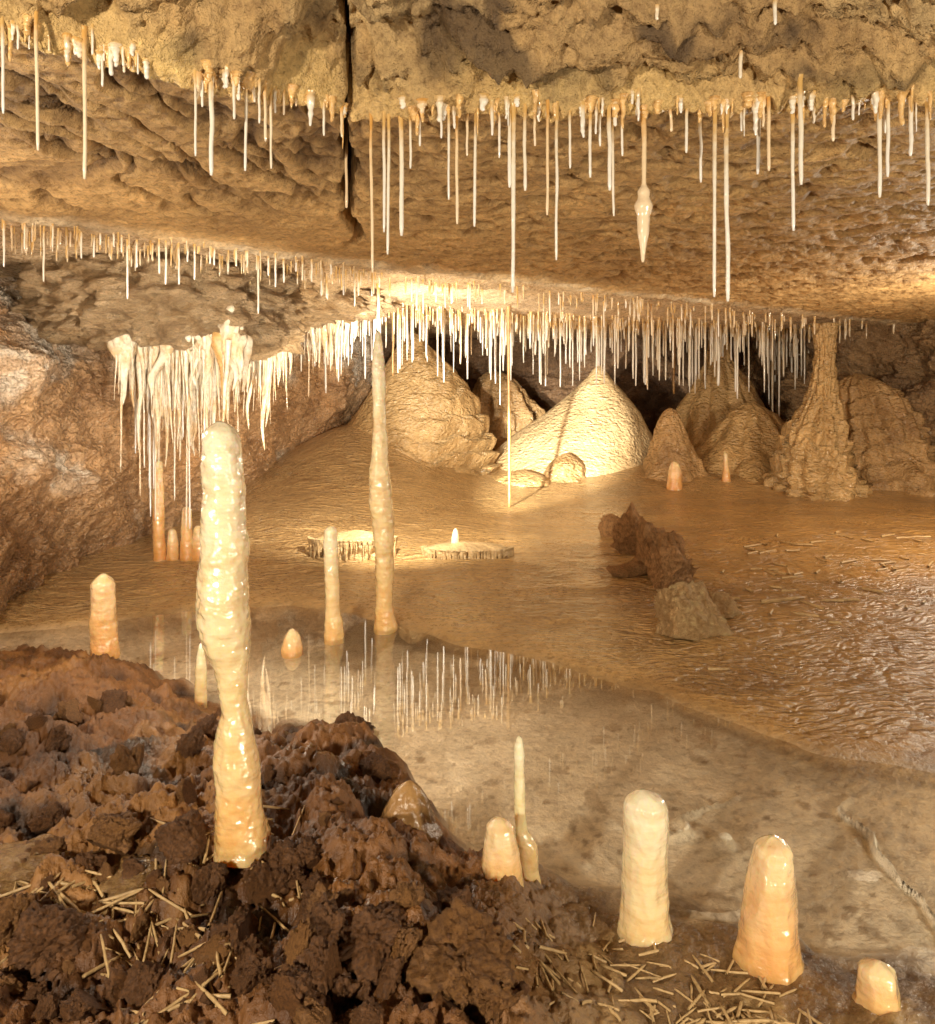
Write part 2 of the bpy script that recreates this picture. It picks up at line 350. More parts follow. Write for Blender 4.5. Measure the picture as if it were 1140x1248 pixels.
wall('cave_wall',[(-1.9,1.6,-.05),(-2.0,3.2,-.05),(-2.0,4.2,-.05),(-1.95,5.4,-.05),(-1.8,6.6,-.05),(-1.6,8.6,-.05)],
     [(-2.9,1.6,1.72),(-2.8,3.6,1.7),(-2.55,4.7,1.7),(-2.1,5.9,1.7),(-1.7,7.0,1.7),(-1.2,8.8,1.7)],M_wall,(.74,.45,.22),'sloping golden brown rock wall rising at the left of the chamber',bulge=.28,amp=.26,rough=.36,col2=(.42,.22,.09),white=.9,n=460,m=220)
wall('cave_wall',[(-2.2,9.3,-.05),(0,9.8,-.05),(3,9.8,-.05),(5.5,8.8,-.05)],[(-2.2,9.4,1.8),(0,9.9,1.8),(3,9.9,1.8),(5.5,8.9,1.8)],M_wall,(.30,.17,.08),'dark brown rock wall at the far end of the chamber',nz=(0,-1),amp=.4,seed=20,n=260,col2=(.12,.06,.03))
wall('cave_wall',[(3.3,9.3,-.05),(3.75,8.0,-.05),(4.2,6.9,-.05),(5.2,5.2,-.05),(5.8,3.5,-.05)],[(3.2,9.3,1.75),(3.5,8.2,1.75),(4.3,7.2,1.75),(5.4,5.4,1.75),(6.0,3.5,1.75)],M_wall,(.42,.26,.12),'dark knobbly rock wall at the right of the chamber',nz=(-1,-.5),amp=.42,seed=40,n=300,m=150,col2=(.18,.10,.045))

# ---------------------------------------------------------------- lathe bodies from outlines
def lathe(prof,Y,base_z=None,segs=44,rings=130,rough=.06,nf=9,cap=True,flute=0,nflute=0,shelf=0,seed=None,ydepth=1.,shelf_side=0):
    seed=random.random()*50 if seed is None else seed
    py=np.array([p[0] for p in prof],float); L=np.array([p[1] for p in prof],float); R=np.array([p[2] for p in prof],float)
    z=H0-(py-HY)/F*Y; cx=((L+R)/2-CX)/F*Y; r=(R-L)/2/F*Y
    if base_z is not None: z=np.append(z,base_z); cx=np.append(cx,cx[-1]); r=np.append(r,r[-1]*1.12)
    zz=np.linspace(z[0],z[-1],rings)
    if cap: zz=z[0]+(z[-1]-z[0])*np.linspace(0,1,rings)**1.25
    o=np.argsort(z); ci=np.interp(zz,z[o],cx[o]); ri=np.interp(zz,z[o],r[o])
    ker=np.ones(5)/5
    ri=np.convolve(np.pad(ri,2,'edge'),ker,'valid'); ci=np.convolve(np.pad(ci,2,'edge'),ker,'valid')
    if cap:
        rc=max(ri[min(8,rings-1)],.002); rc=min(rc,(z[0]-z[-1])*.5); t=np.clip((z[0]-zz)/rc,0,1); ri=ri*np.sqrt(np.clip(1-(1-t)**2,0,1))
    th=np.linspace(0,2*math.pi,segs,endpoint=False)[None,:]
    rr=ri[:,None]; Zm=zz[:,None]+0*th; s=1/max(r.max(),.01)
    ux=np.cos(th)+0*Zm; uy=np.sin(th)+0*Zm
    q=rr*(1+rough*1.6*fbm(ux*1.1+seed,uy*1.1,Zm*s*.9,4,.55)+rough*.7*fbm(ux*3+seed,uy*3,Zm*s*nf*.35,3))
    if flute: q=q*(1+flute*(np.abs(np.sin(th*nflute/2+2*fbm(ux*1.5,uy*1.5,Zm*s+seed,2)))-.5))
    if shelf:
        sd=ss((ux+.3)/.6) if shelf_side else 1
        q=q*(1+sd*shelf*(((Zm*7+1.4*fbm(ux*2+seed,uy*2,Zm*2,3))%1.0)-.5))
    bx,bz=ci[-1],zz[-1]
    V=np.stack([ci[:,None]-bx+q*ux,ydepth*q*uy,Zm-bz],-1).reshape(-1,3)
    V=np.vstack([V,[[ci[0]-bx,0,zz[0]-bz]],[[0,0,0]]])
    Fq=grid_faces(rings,segs,True,flip=True)
    me=bpy.data.meshes.new('m')
    n=rings*segs
    fs=[tuple(map(int,f)) for f in Fq]+[(n,j,(j+1)%segs) for j in range(segs)]
    me.from_pydata([tuple(v) for v in V],[],fs); me.update(); me.polygons.foreach_set('use_smooth',[True]*len(me.polygons))
    return me,(bx,Y,bz)
def stal(name,prof,label,cat='stalagmite',mat=None,Y=None,group=None,sink=.03,**k):
    if Y is None:
        cxb=(prof[-1][1]+prof[-1][2])/2; x,Y,zb=on_floor(cxb,prof[-1][0])
    zb=gz((((prof[-1][1]+prof[-1][2])/2)-CX)/F*Y,Y)
    me,loc=lathe(prof,Y,base_z=min(zb-sink,H0-(prof[-1][0]-HY)/F*Y-.01),**k)
    me.name=name
    o=link(name,me,mat or M_stal,None,loc); tag(o,label,cat,group); return o

FB='flowstone mound'
stal('flowstone_boss',[(404,496,508),(425,482,526),(450,466,552),(480,448,576),(510,428,592),(540,402,600),(570,370,605),(600,330,610),(628,270,618)],'big tan stepped flowstone boss left of the bright white cone',FB,M_boss,Y=7.6,segs=180,rings=240,rough=.06,shelf=.12,shelf_side=1,sink=.1,seed=3.3)
stal('flowstone_boss',[(444,727,733),(460,716,744),(480,696,762),(503,668,780),(530,630,794),(558,596,804),(588,570,818)],'smooth conical flowstone boss lit brilliant white at the far end',FB,M_bossw,Y=8.1,segs=120,rings=140,rough=.05,sink=.1,seed=8.)
stal('flowstone_boss',[(497,810,824),(515,801,832),(540,793,842),(570,783,854),(598,762,874)],'narrow brown cone standing right of the bright white cone',FB,M_bossd,Y=7.2,segs=110,rings=120,rough=.14,shelf=.08,flute=.05,nflute=7,sink=.08)
stal('flowstone_boss',[(402,866,886),(440,862,892),(470,848,915),(500,832,932),(536,820,950),(580,800,970)],'broad dim boss topped by a slim column behind the narrow cone',FB,M_boss,Y=8.4,segs=120,rings=140,rough=.16,flute=.12,nflute=11,cap=False,sink=.1)
stal('flowstone_boss',[(490,898,930),(515,880,952),(545,858,975),(575,825,1010)],'low rounded boss between the dim boss and the lumpy column',FB,M_boss,Y=7.7,segs=120,rings=90,rough=.16,flute=.12,nflute=9,shelf=.06,sink=.1)
stal('flowstone_column',[(394,992,1018),(430,995,1017),(465,990,1018),(490,982,1020),(515,966,1024),(540,953,1030),(570,946,1036),(605,930,1056)],'lumpy flowstone column with drooping tiers at the right of the chamber','column',M_boss,Y=6.8,segs=140,rings=200,rough=.16,flute=.16,nflute=15,shelf=.22,cap=False,sink=.08,seed=12.)
stal('flowstone_boss',[(455,1030,1060),(480,1020,1088),(515,1008,1116),(550,996,1140),(600,960,1190)],'broad layered flowstone flank merging into the right wall behind the lumpy column',FB,M_bossd,Y=7.5,segs=140,rings=130,rough=.2,flute=.14,nflute=17,shelf=.14,sink=.08)
stal('flowstone_dome',[(552,684,698),(566,670,710),(583,662,718)],'low grey rounded dome in front of the bright cone',FB,M_bossd,Y=7.2,segs=60,rings=50,rough=.14)
stal('flowstone_slab',[(573,622,652),(583,594,668)],'flat pale slab at the foot of the bright cone',FB,M_boss,Y=7.1,segs=60,rings=24,rough=.16)
stal('flowstone_boss',[(452,585,620),(500,570,650),(575,550,670)],'reddish knobbly flowstone mass in the gap between the two big bosses',FB,M_bossd,Y=9.0,segs=100,rings=110,rough=.25,flute=.2,nflute=13,shelf=.1)
stal('stalagmite',[(644,553,558),(656,550,560),(672,549,562)],'tiny white nub on the low fringed ledge',Y=4.3,segs=20,rings=24)
stal('stalagmite',[(513,256,281),(522,250,288),(540,247,293),(580,246,296),(600,249,300),(640,245,298),(662,246,303),(700,243,301),(735,240,304),(765,243,306),(790,251,304),(815,262,302),(850,268,300),(868,271,303),(890,264,308),(930,259,316),(960,262,318),(990,263,322),(1012,264,326),(1026,264,330)],
     'thick tall cream stalagmite with a pinched waist on the mud bank',sink=.015,segs=84,rings=320,rough=.085,nf=16)
stal('stalagmite',[(404,458,464),(420,456,467),(450,453,470),(490,455,470),(530,454,472),(560,453,473),(590,449,477),(612,450,479),(640,455,480),(690,458,480),(740,458,479),(766,456,484)],
     'very tall slender yellow stalagmite rising from the pool edge',Y=3.22,segs=48,rings=260,rough=.13,nf=20)
stal('stalagmite',[(641,396,411),(660,394,412),(700,396,413),(740,397,415),(776,395,420)],'slim straight cream stalagmite standing in the pool left of the tallest slender one',Y=3.1,segs=36,rings=110,rough=.10)
stal('stalagmite',[(699,118,134),(712,112,139),(740,111,140),(765,110,142),(795,112,144)],'short orange stalagmite at the back of the mud bank on the left',mat=M_stalo,Y=2.75,segs=40,rings=80,rough=.10)
stal('stalagmite',[(766,352,360),(776,347,366),(789,343,369)],'small orange cone poking out of the pool',mat=M_stalo,Y=2.95,segs=28,rings=40,rough=.05)
stal('stalagmite',[(783,243,249),(800,240,250),(812,238,252)],'thin pale stump just left of the thick tall stalagmite',Y=2.4,segs=20,rings=30)
stal('stalagmite',[(996,598,618),(1008,592,626),(1035,588,632),(1070,586,636),(1095,580,644),(1114,566,660)],'stubby orange stalagmite beside the needle thin spire',mat=M_stalo,Y=1.43,segs=56,rings=110,rough=.10)
stal('stalagmite',[(897,630,636),(910,627,639),(950,627,640),(990,627,641),(1012,628,643),(1030,630,655),(1060,630,657),(1092,634,662)],'needle thin cream spire on a swollen foot in the foreground',Y=1.52,segs=32,rings=150,rough=.12)
stal('stalagmite',[(963,768,800),(972,763,812),(1000,762,815),(1040,761,813),(1080,759,812),(1120,757,816),(1142,752,822),(1158,740,834),(1172,712,862)],'fat cream stalagmite with a flat knobbed top in the foreground',Y=1.42,segs=64,rings=150,rough=.10)
stal('stalagmite',[(1019,930,956),(1032,921,965),(1070,912,968),(1110,904,970),(1150,901,973),(1180,896,980),(1200,880,998),(1210,864,1014)],'rounded orange and cream stalagmite second from the right in the foreground',mat=M_stalo,Y=1.34,segs=64,rings=140,rough=.10)
stal('stalagmite',[(1171,1058,1080),(1180,1050,1089),(1200,1048,1092),(1222,1044,1095),(1242,1028,1112)],'short orange nub at the bottom right corner',mat=M_stalo,Y=1.24,segs=44,rings=60,rough=.13)
stal('stalagmite',[(952,488,508),(970,478,516),(1000,462,530)],'blunt brown cone where the mud bank meets the pool',mat=M_patch,Y=1.6,segs=40,rings=50,rough=.22)
stal('stalagmite',[(562,818,827),(575,815,831),(596,812,832)],'small bright orange stump in front of the narrow brown cone',mat=M_stalo,Y=6.7,segs=28,rings=50,rough=.05)
stal('stalagmite',[(551,882,887),(570,882,889),(584,880,891)],'lone thin yellow peg on the far flowstone floor',mat=M_stalo,Y=6.9,segs=20,rings=40)
for prof,lab in (([(560,188,198),(600,186,200),(650,186,201),(696,188,204)],'tall narrow yellow column at the foot of the left wall'),
             ([(617,222,233),(640,221,234),(672,220,236)],'middle yellow stalagmite of the trio by the left wall'),
             ([(644,205,215),(660,204,217),(688,203,219)],'shortest yellow stalagmite of the trio by the left wall'),
             ([(640,237,246),(655,235,248),(684,233,250)],'yellow stalagmite nearest the thick tall one of the trio by the left wall')):
    stal('stalagmite',prof,lab,mat=M_stalo,Y=4.2,segs=28,rings=70,rough=.08,group='small stalagmites by the left wall')

# ---------------------------------------------------------------- soda straws
def straw_geo(ln,r,seed,bulb=None,taper=.85,segs=10,rings=22,flare=.55,lump=.12):
    t=np.linspace(0,1,rings)**1.3; z=-ln*t
    rad=r*(1+(taper-1)*t)*(1+lump*vn(t*11,seed))+r*flare*np.exp(-(t*ln/(r*2.2)))
    if bulb:
        for (c,w,a) in bulb: rad=rad+r*a*np.exp(-((t-c)/w)**2)*(1+.12*vn(t*30,3))
    rad[-1]=rad[-2]*.6
    cx=.3*r*vn(t*4,seed+3); cy=.3*r*vn(t*4,seed+9)
    th=np.linspace(0,2*math.pi,segs,endpoint=False)
    V=np.stack([cx[:,None]+rad[:,None]*np.cos(th),cy[:,None]+rad[:,None]*np.sin(th),z[:,None]+0*th],-1).reshape(-1,3)
    V=np.vstack([V,[[cx[-1],cy[-1],-ln-rad[-1]*.4]]]); n=rings*segs
    fs=[tuple(map(int,f)) for f in grid_faces(rings,segs,True,flip=True)]+[(n,n-segs+(j+1)%segs,n-segs+j) for j in range(segs)]
    return V,fs
def straw_mesh(*a,mat=None,**k):
    V,fs=straw_geo(*a,**k)
    me=bpy.data.meshes.new('soda_straw'); me.from_pydata([tuple(v) for v in V],[],fs); me.update()
    me.polygons.foreach_set('use_smooth',[True]*len(me.polygons)); me.materials.append(mat or M_straw); return me
def pymesh(name,VV,FF,mat):
    me=bpy.data.meshes.new(name); me.from_pydata([tuple(v) for v in VV],[],FF); me.update(); me.polygons.foreach_set('use_smooth',[True]*len(me.polygons)); me.materials.append(mat); return me
# fringed rimstone ledges: a lip with a curtain of small drips
for prof,Y,lab in (([(646,405,462),(650,384,478),(656,374,486),(663,376,482),(670,392,468),(690,398,462)],4.3,'fringed tan rimstone ledge behind the two slim pool stalagmites'),
                   ([(660,532,596),(663,518,616),(668,512,628),(674,520,620),(680,532,606),(694,538,600)],4.3,'low fringed rimstone ledge carrying a tiny white nub')):
    cxp=(prof[2][1]+prof[2][2])/2; x=(cxp-CX)/F*Y; zb=gz(x,Y)
    me,loc=lathe(prof,Y,base_z=min(zb-.03,H0-(prof[-1][0]-HY)/F*Y-.01),segs=160,rings=60,rough=.2,flute=.05,nflute=30,ydepth=.55)
    root=bpy.data.objects.new('rimstone_ledge',None); C.objects.link(root); root.location=loc; tag(root,lab,'rimstone')
    me.name='lip'; link('lip',me,M_rim,root)
    R=(prof[2][2]-prof[2][1])/2/F*Y; zt=H0-(prof[2][0]-HY)/F*Y-loc[2]; VV=[];FF=[];o_=0
    for i in range(46):
        a=math.pi+ (i+random.uniform(-.3,.3))/45*math.pi; V,fs=straw_geo(random.uniform(.03,.13),random.uniform(.006,.013),random.random()*50,taper=.3,segs=8,rings=9,flare=.5)
        V=V+np.array([x-loc[0]+R*.93*math.cos(a),.55*R*.93*math.sin(a),zt+.01]); VV.append(V); FF+=[tuple(q+o_ for q in f) for f in fs]; o_+=len(V)
    link('drip_fringe',pymesh('drip_fringe',np.vstack(VV),FF,M_rim),None,root)
def straw(px,yt,yb,w,label,group=None,name='soda_straw',bulb=None,taper=.85,loc=None,flare=.55,mat=None,lump=.12):
    w=w*.68
    x,Y,z=loc if loc else on_ceil(px,yt)
    zb=H0-(yb-HY)/F*Y; top=z+.012
    if top-zb<.02: zb=top-.03
    r=max(w/2/F*Y,.0012)
    me=straw_mesh(top-zb,r,5.5,bulb,taper,14,60) if bulb else straw_mesh(top-zb,r,random.random()*99,None,taper,flare=flare,mat=mat,lump=lump)
    o=link(name,me,None,None,(x,Y,top)); o.rotation_euler=(random.uniform(-.012,.012),random.uniform(-.008,.008),random.random()*6)
    tag(o,label,'soda straw' if name=='soda_straw' else 'stalactite',group); return o
front=[(3,22,138,6),(22,28,60,5),(44,15,183,7),(60,35,62,5),(82,35,70,5),(103,28,218,8),(113,35,66,5),(125,45,105,5),(150,55,80,5),(168,62,90,4),(238,82,190,5),(247,88,130,5),(258,90,213,9),(285,95,145,6),(300,98,208,6),(316,100,150,5),(323,104,172,6),(330,104,205,5),(346,110,140,5),(395,125,165,5),(422,135,253,6),(452,140,332,6),(468,140,283,6),(474,142,310,6),(489,142,287,9),(500,140,205,5),(512,138,178,5),(538,120,168,5),(547,132,243,5),(557,140,273,6),(570,138,190,5),(580,138,276,6),(600,122,165,6),(609,135,192,5),(621,133,228,7),(626,128,356,8),(640,128,232,7),(652,135,178,5),(668,122,262,6),(679,130,317,6),(695,135,205,5),(719,138,216,6),(731,138,178,5),(743,130,232,8),(747,145,263,5),(758,138,190,5),(818,132,160,6),(837,130,186,6),(854,138,222,6),(872,135,362,7),(886,130,367,9),(904,136,160,5),(925,130,212,7),(937,118,208,7),(966,130,281,7),(976,98,225,9),(992,125,150,6),(1016,120,172,7),(1040,118,146,6),(1073,115,240,8),(1083,122,215,7),(1110,118,190,8),(1131,126,250,8)]
ordn=['first','second','third','fourth','fifth','sixth','seventh','eighth','ninth','tenth','eleventh','twelfth','thirteenth','fourteenth','fifteenth','sixteenth','seventeenth','eighteenth','nineteenth','twentieth','twenty-first']
def size(n): return 'stubby' if n<45 else 'short' if n<80 else 'medium' if n<125 else 'long' if n<180 else 'very long'
secs=[(0,200,'front row at far left'),(200,400,'front row left of ceiling crack'),(400,590,'front row just right of ceiling crack'),(590,780,'front row left of swollen straw'),(780,950,'front row right of swollen straw'),(950,1200,'front row at right end')]
cnt={}
for (px,a,b,w) in front:
    s=[q for q in secs if q[0]<=px<q[1]][0]; cnt[s[2]]=cnt.get(s[2],0)+1
    straw(px,a,b,w,f'{size(b-a)} soda straw, {ordn[cnt[s[2]]-1]} from left, {s[2]}','soda straws in the front ceiling row')
straw(785,128,319,10,'soda straw swollen into a milky white bulb low on its length','soda straws in the front ceiling row',bulb=[(.55,.03,1.3),(.64,.06,2.4),(.78,.12,1.5)],taper=.6)
for px,a,b,lab in ((801,2,24,'stubby stalactite at the top edge, nearest the middle'),(945,2,30,'stubby stalactite at the top edge, towards the right'),(903,62,95,'stubby stalactite on the rough step above the right of the front row')):
    straw(px,a,b,7,lab,name='stalactite')
for i in range(150):
    px=random.choice([random.uniform(5,180),random.uniform(230,420),random.uniform(450,1135),random.uniform(470,1135)])
    yt=np.interp(px,[0,200,430,560,850,1050,1140],[28,73,133,126,123,120,110])+random.uniform(-9,9)
    am=random.random()<.55
    straw(px,yt,yt+random.choice([6,10,14,20,34])*random.uniform(.7,1.3),random.uniform(3.5,14),'knobbly amber calcite drip on the front ceiling lip' if am else 'knobbly cream calcite drip on the front ceiling lip','calcite drips along the front ceiling lip',name='stalactite',taper=random.uniform(.3,.8),flare=random.uniform(.2,1.1),lump=.35,mat=M_drip if am else None)
for i in range(36):
    px=5+i*11.8+random.uniform(-4,4); yt=np.interp(px,[0,430],[266,322])+random.uniform(-2,6)
    straw(px,yt,yt+random.choice([18,25,35,48,65])*random.uniform(.8,1.2),3.8,'thin soda straw in the diagonal row above the left wall','soda straws in the diagonal row above the left wall')
for i in range(26):
    px=random.uniform(430,900); yt=np.interp(px,[430,1140],[328,402])+random.uniform(0,8)
    straw(px,yt,yt+random.uniform(12,45),3.2,'short thin soda straw along the diagonal ceiling seam','soda straws along the diagonal ceiling seam')
for i in range(104):
    px=355+random.random()**.9*660; yt=np.interp(px,[355,600,1010],[370,384,402])+random.uniform(-3,9)
    yb=yt+random.choice([18,28,40,60,95])*random.uniform(.8,1.25)
    straw(px,yt,yb,random.uniform(2.4,4.8),'thin white soda straw in the bright far band','soda straws in the bright far band')
for i in range(20):
    px=random.uniform(940,1138); yt=402+random.uniform(-2,4)
    straw(px,yt,yt+random.choice([20,35,50,70]),random.uniform(2.8,4.5),'thin soda straw over the right side of the far floor','soda straws over the right side of the far floor')
for px,a,b,w,lab in ((461,345,402,6,'straw hanging straight above the tallest slender stalagmite'),(620,372,626,6,'extremely long brown straw reaching almost to the floor in mid chamber'),(479,372,458,4,'thin yellow straw just right of the tallest slender stalagmite'),(541,375,466,4,'long pale straw in front of the dark gap'),(942,402,568,4,'very long thread-like straw left of the lumpy column'),(730,398,446,7,'thick straw pointing at the tip of the bright cone'),(876,398,470,6,'thick straw above the dim boss'),(822,400,480,5,'brown straw above the narrow cone'),(965,402,530,4,'long thin straw touching the lumpy column')):
    straw(px,a,b,w,lab,mat=M_amber if px in (620,479,822) else None)
AV=[];AF=[];off=0
def mass(px,yt,ln_px,w):
    global off
    x,Y,z=on_ceil(px,yt); V,fs=straw_geo(ln_px/F*Y+.012,max(w/2/F*Y,.001),random.random()*90,segs=6,rings=7)
    V=V+np.array([x,Y,z+.012]); AV.append(V); AF.extend([tuple(i+off for i in f) for f in fs]); off+=len(V)
for i in range(560):
    px=350+random.random()**.95*680; yt=np.interp(px,[355,600,1010],[366,382,401])+random.uniform(-6,9)
    mass(px,yt,random.choice([6,10,14,20,30,45,70])*random.uniform(.8,1.2),random.uniform(1.6,2.8))
for i in range(150):
    px=random.uniform(0,440); mass(px,np.interp(px,[0,430],[264,322])+random.uniform(-2,18),random.uniform(6,30),random.uniform(1.8,2.8))
for i in range(130):
    px=random.uniform(430,1138); mass(px,np.interp(px,[430,1140],[324,400])+random.uniform(0,10),random.uniform(5,24),random.uniform(1.8,2.8))
for i in range(150):
    px=random.uniform(940,1140); mass(px,403+random.uniform(-3,3),random.uniform(8,70),random.uniform(1.8,2.8))
tag(link('soda_straw_fringe',pymesh('soda_straw_mass',np.vstack(AV),AF,M_straw),None),'dense fringe of tiny far soda straws under the ceiling','soda straws',kind='stuff')

# ---------------------------------------------------------------- flowstone drapery on the left wall
def drip_cone(ln,rx,seed,rings=56,segs=28):
    t=np.linspace(0,1,rings); th=np.linspace(0,2*math.pi,segs,endpoint=False)[None,:]
    r=rx*(1-t)**.6*(1-.5*ss(t*1.7))*np.sqrt(np.clip(1-(1-np.clip(t*ln/(rx*1.3),0,1))**2,0,1)); T=t[:,None]+0*th; ux=np.cos(th)+0*T; uy=np.sin(th)+0*T
    q=r[:,None]*(1+.6*fbm(ux*1.2+seed,uy*1.2,T*ln/rx*.5,4,.5)+.3*np.abs(fbm(ux*3+seed,uy*3,T*ln/rx*.9,3)))
    V=np.stack([q*ux+rx*.6*vn(T*2.5,seed),q*uy,-ln*T],-1).reshape(-1,3)
    return V,[tuple(map(int,f)) for f in grid_faces(rings,segs,True,flip=True)]
def drapery(label,loc,sx,sy,sz,n,seed,nd,nb=0):
    root=bpy.data.objects.new('flowstone_drapery',None); C.objects.link(root); root.location=loc; tag(root,label,'flowstone')
    VV=[];FF=[];o_=0
    for i in range(nd+nb):
        a=random.uniform(-1,1); prof_=1-.5*abs(a)
        if i<nd: V,fs=drip_cone(.12+sz*prof_*random.choice([.3,.5,.7,.95])*random.uniform(.8,1.2),random.uniform(.018,.06),seed+i*3.1)
        else: V,fs=drip_cone(.14+sz*prof_*random.uniform(.25,.6),random.uniform(.06,.10),seed+i*3.1)
        V=V+np.array([a*sx,random.uniform(-.9,.6)*sy,.10+random.uniform(-.10,.06)])
        VV.append(V); FF+= [tuple(a_+o_ for a_ in f) for f in fs]; o_+=len(V)
    link('flowstone_mass',pymesh('flowstone_mass',np.vstack(VV),FF,M_drap),None,root)
    for _ in range(n):
        dx=random.uniform(-1,1)*sx; dy=random.uniform(-1.0,.4)*sy
        ln=.10+sz*(.12+.75*random.random()**2.2)
        m=straw_mesh(ln,random.choice([.004,.006,.009,.014])*random.uniform(.8,1.2),random.random()*50,taper=.2,segs=10,mat=M_drap,flare=.3,lump=.3); m.name='icicle'
        q=link('icicle',m,None,root,(dx,dy,random.uniform(-.10,.04))); q.rotation_euler=(random.uniform(-.06,.06),random.uniform(-.06,.06),random.random()*6)
def lumpmesh(seed,rough,hi=.15):
    bm=bmesh.new(); bmesh.ops.create_icosphere(bm,subdivisions=6,radius=1)
    V=np.array([v.co[:] for v in bm.verts]); d=1+rough*fbm(V[:,0]*1.4+seed,V[:,1]*1.4,V[:,2]*1.4,5,.6)+rough*hi*fbm(V[:,0]*9+seed,V[:,1]*9,V[:,2]*9,3,.6)+rough*hi*np.abs(fbm(V[:,0]*5+seed,V[:,1]*5,V[:,2]*5,4,.6))
    V=V*d[:,None]
    for v,c in zip(bm.verts,V): v.co=c
    me=bpy.data.meshes.new('rock'); bm.to_mesh(me); bm.free(); me.polygons.foreach_set('use_smooth',[True]*len(me.polygons)); return me
for px,py,Y,s3,lab in ((222,357,4.25,(.66,.66,.36),'pale rock ledge under the ceiling holding the white curtain'),(352,348,5.3,(.66,.7,.28),'pale rock ledge under the ceiling holding the amber drips')):
    me=lumpmesh(px,.42,.5); o=link('rock_ledge',me,M_ledge,None,P(px,py,Y)); o.scale=s3; tag(o,lab,'rock ledge')
for px,py,Y,sx,sy,sz,n,lab,nd,nb in ((264,404,3.86,.13,.14,.50,30,'white dripping flowstone mass right above the thick tall stalagmite',30,8),(208,410,3.98,.20,.20,.74,50,'pale flowstone curtain with long icicles on the left wall',52,12),(322,396,4.75,.15,.18,.62,46,'amber flowstone drips right of the pale curtain',36,6),(392,384,5.3,.22,.18,.34,36,'small amber flowstone drips at the end of the left wall',24,4)):
    drapery(lab,P(px,py,Y),sx,sy,sz,n,px,nd,nb)
V,fs=drip_cone(.46,.048,4.4,80,32)
tag(link('stalactite',pymesh('stalactite',V,fs,M_drip),None,None,P(268,400,3.78)),'thick amber stalactite almost touching the top of the thick tall stalagmite','stalactite')
for i in range(28):
    px=random.uniform(158,250); yt=random.uniform(420,500); Y=4.0+random.uniform(-.12,.1); loc=P(px,yt,Y)
    straw(px,yt,yt+random.choice([40,70,110,165]),3.2,'thin white straw hanging from the pale flowstone curtain','straws under the pale flowstone curtain',loc=loc)

# ---------------------------------------------------------------- clods, rocks, broken straws
def clod_mesh(seed,rough=.35,sub=5,planes=14):
    r_=random.Random(seed); bm=bmesh.new(); bmesh.ops.create_icosphere(bm,subdivisions=sub,radius=1)
    V=np.array([v.co[:] for v in bm.verts])
    for _ in range(planes):
        n=np.array([r_.gauss(0,1) for _ in range(3)]); n/=np.linalg.norm(n); d=r_.uniform(.5,.85)
        V=V-np.clip(V@n-d,0,None)[:,None]*n
    d=1+rough*.7*fbm(V[:,0]*1.2+seed,V[:,1]*1.2,V[:,2]*1.2,2)+rough*.6*np.abs(fbm(V[:,0]*3+seed,V[:,1]*3,V[:,2]*3,5,.6))+rough*.3*fbm(V[:,0]*11+seed,V[:,1]*11,V[:,2]*11,3,.6)
    V=V*d[:,None]*1.2; V[:,2]=np.maximum(V[:,2],-.6)
    for v,c in zip(bm.verts,V): v.co=c
    me=bpy.data.meshes.new('clod'); bm.to_mesh(me); bm.free(); me.polygons.foreach_set('use_smooth',[True]*len(me.polygons)); return me
cm=[clod_mesh(s*7.7,.8,5,6) for s in range(8)]
for i,m in enumerate(cm): m.materials.append(M_clod if i%3 else M_clod_t)
for i in range(260):
    px=random.uniform(0,640); py=random.uniform(830,1244)
    if py<830+max(0,(px-250))*.9: continue
    x,Y,z=on_floor(px,py); r=random.choice([.004,.006,.010,.016,.026,.034])*random.uniform(.8,1.2)
    if math.hypot(x+.41,Y-1.47)<.12: continue
    o=link('clay_clod',random.choice(cm),None,None,(x,Y,z+r*.1)); o.scale=(r,r*.9,r*.75); o.rotation_euler=[random.random()*6 for _ in range(3)]
    tag(o,'lump of dark red-brown clay on the mud bank','clay lump','clay lumps on the mud bank')
for px,py,r,lab in ((55,1150,.042,'large rounded clay boulder at the lower left'),(425,895,.045,'dark clay boulder at the pool shore'),(455,945,.03,'small clay boulder beside the blunt brown cone'),(560,1190,.065,'big crumbly clay boulder at bottom centre'),(450,1150,.04,'clay boulder left of the big crumbly one')):
    x,Y,z=on_floor(px,py); me=clod_mesh(px*.3,.8,5,6); me.materials.append(M_clod if px!=560 else M_clod_t)
    o=link('clay_boulder',me,None,None,(x,Y,z+r*.15)); o.scale=(r,r,r*.75); tag(o,lab,'boulder')
for px,py,r,lab in ((45,1050,.085,'smooth brown calcite patch at the left edge of the mud bank'),(165,1068,.06,'smooth brown calcite patch left of the thick tall stalagmite')):
    x,Y,z=on_floor(px,py); o=link('calcite_patch',lumpmesh(px,.45),M_patch,None,(x,Y,z+.002)); o.scale=(r,r*.8,r*.36); tag(o,lab,'calcite patch')
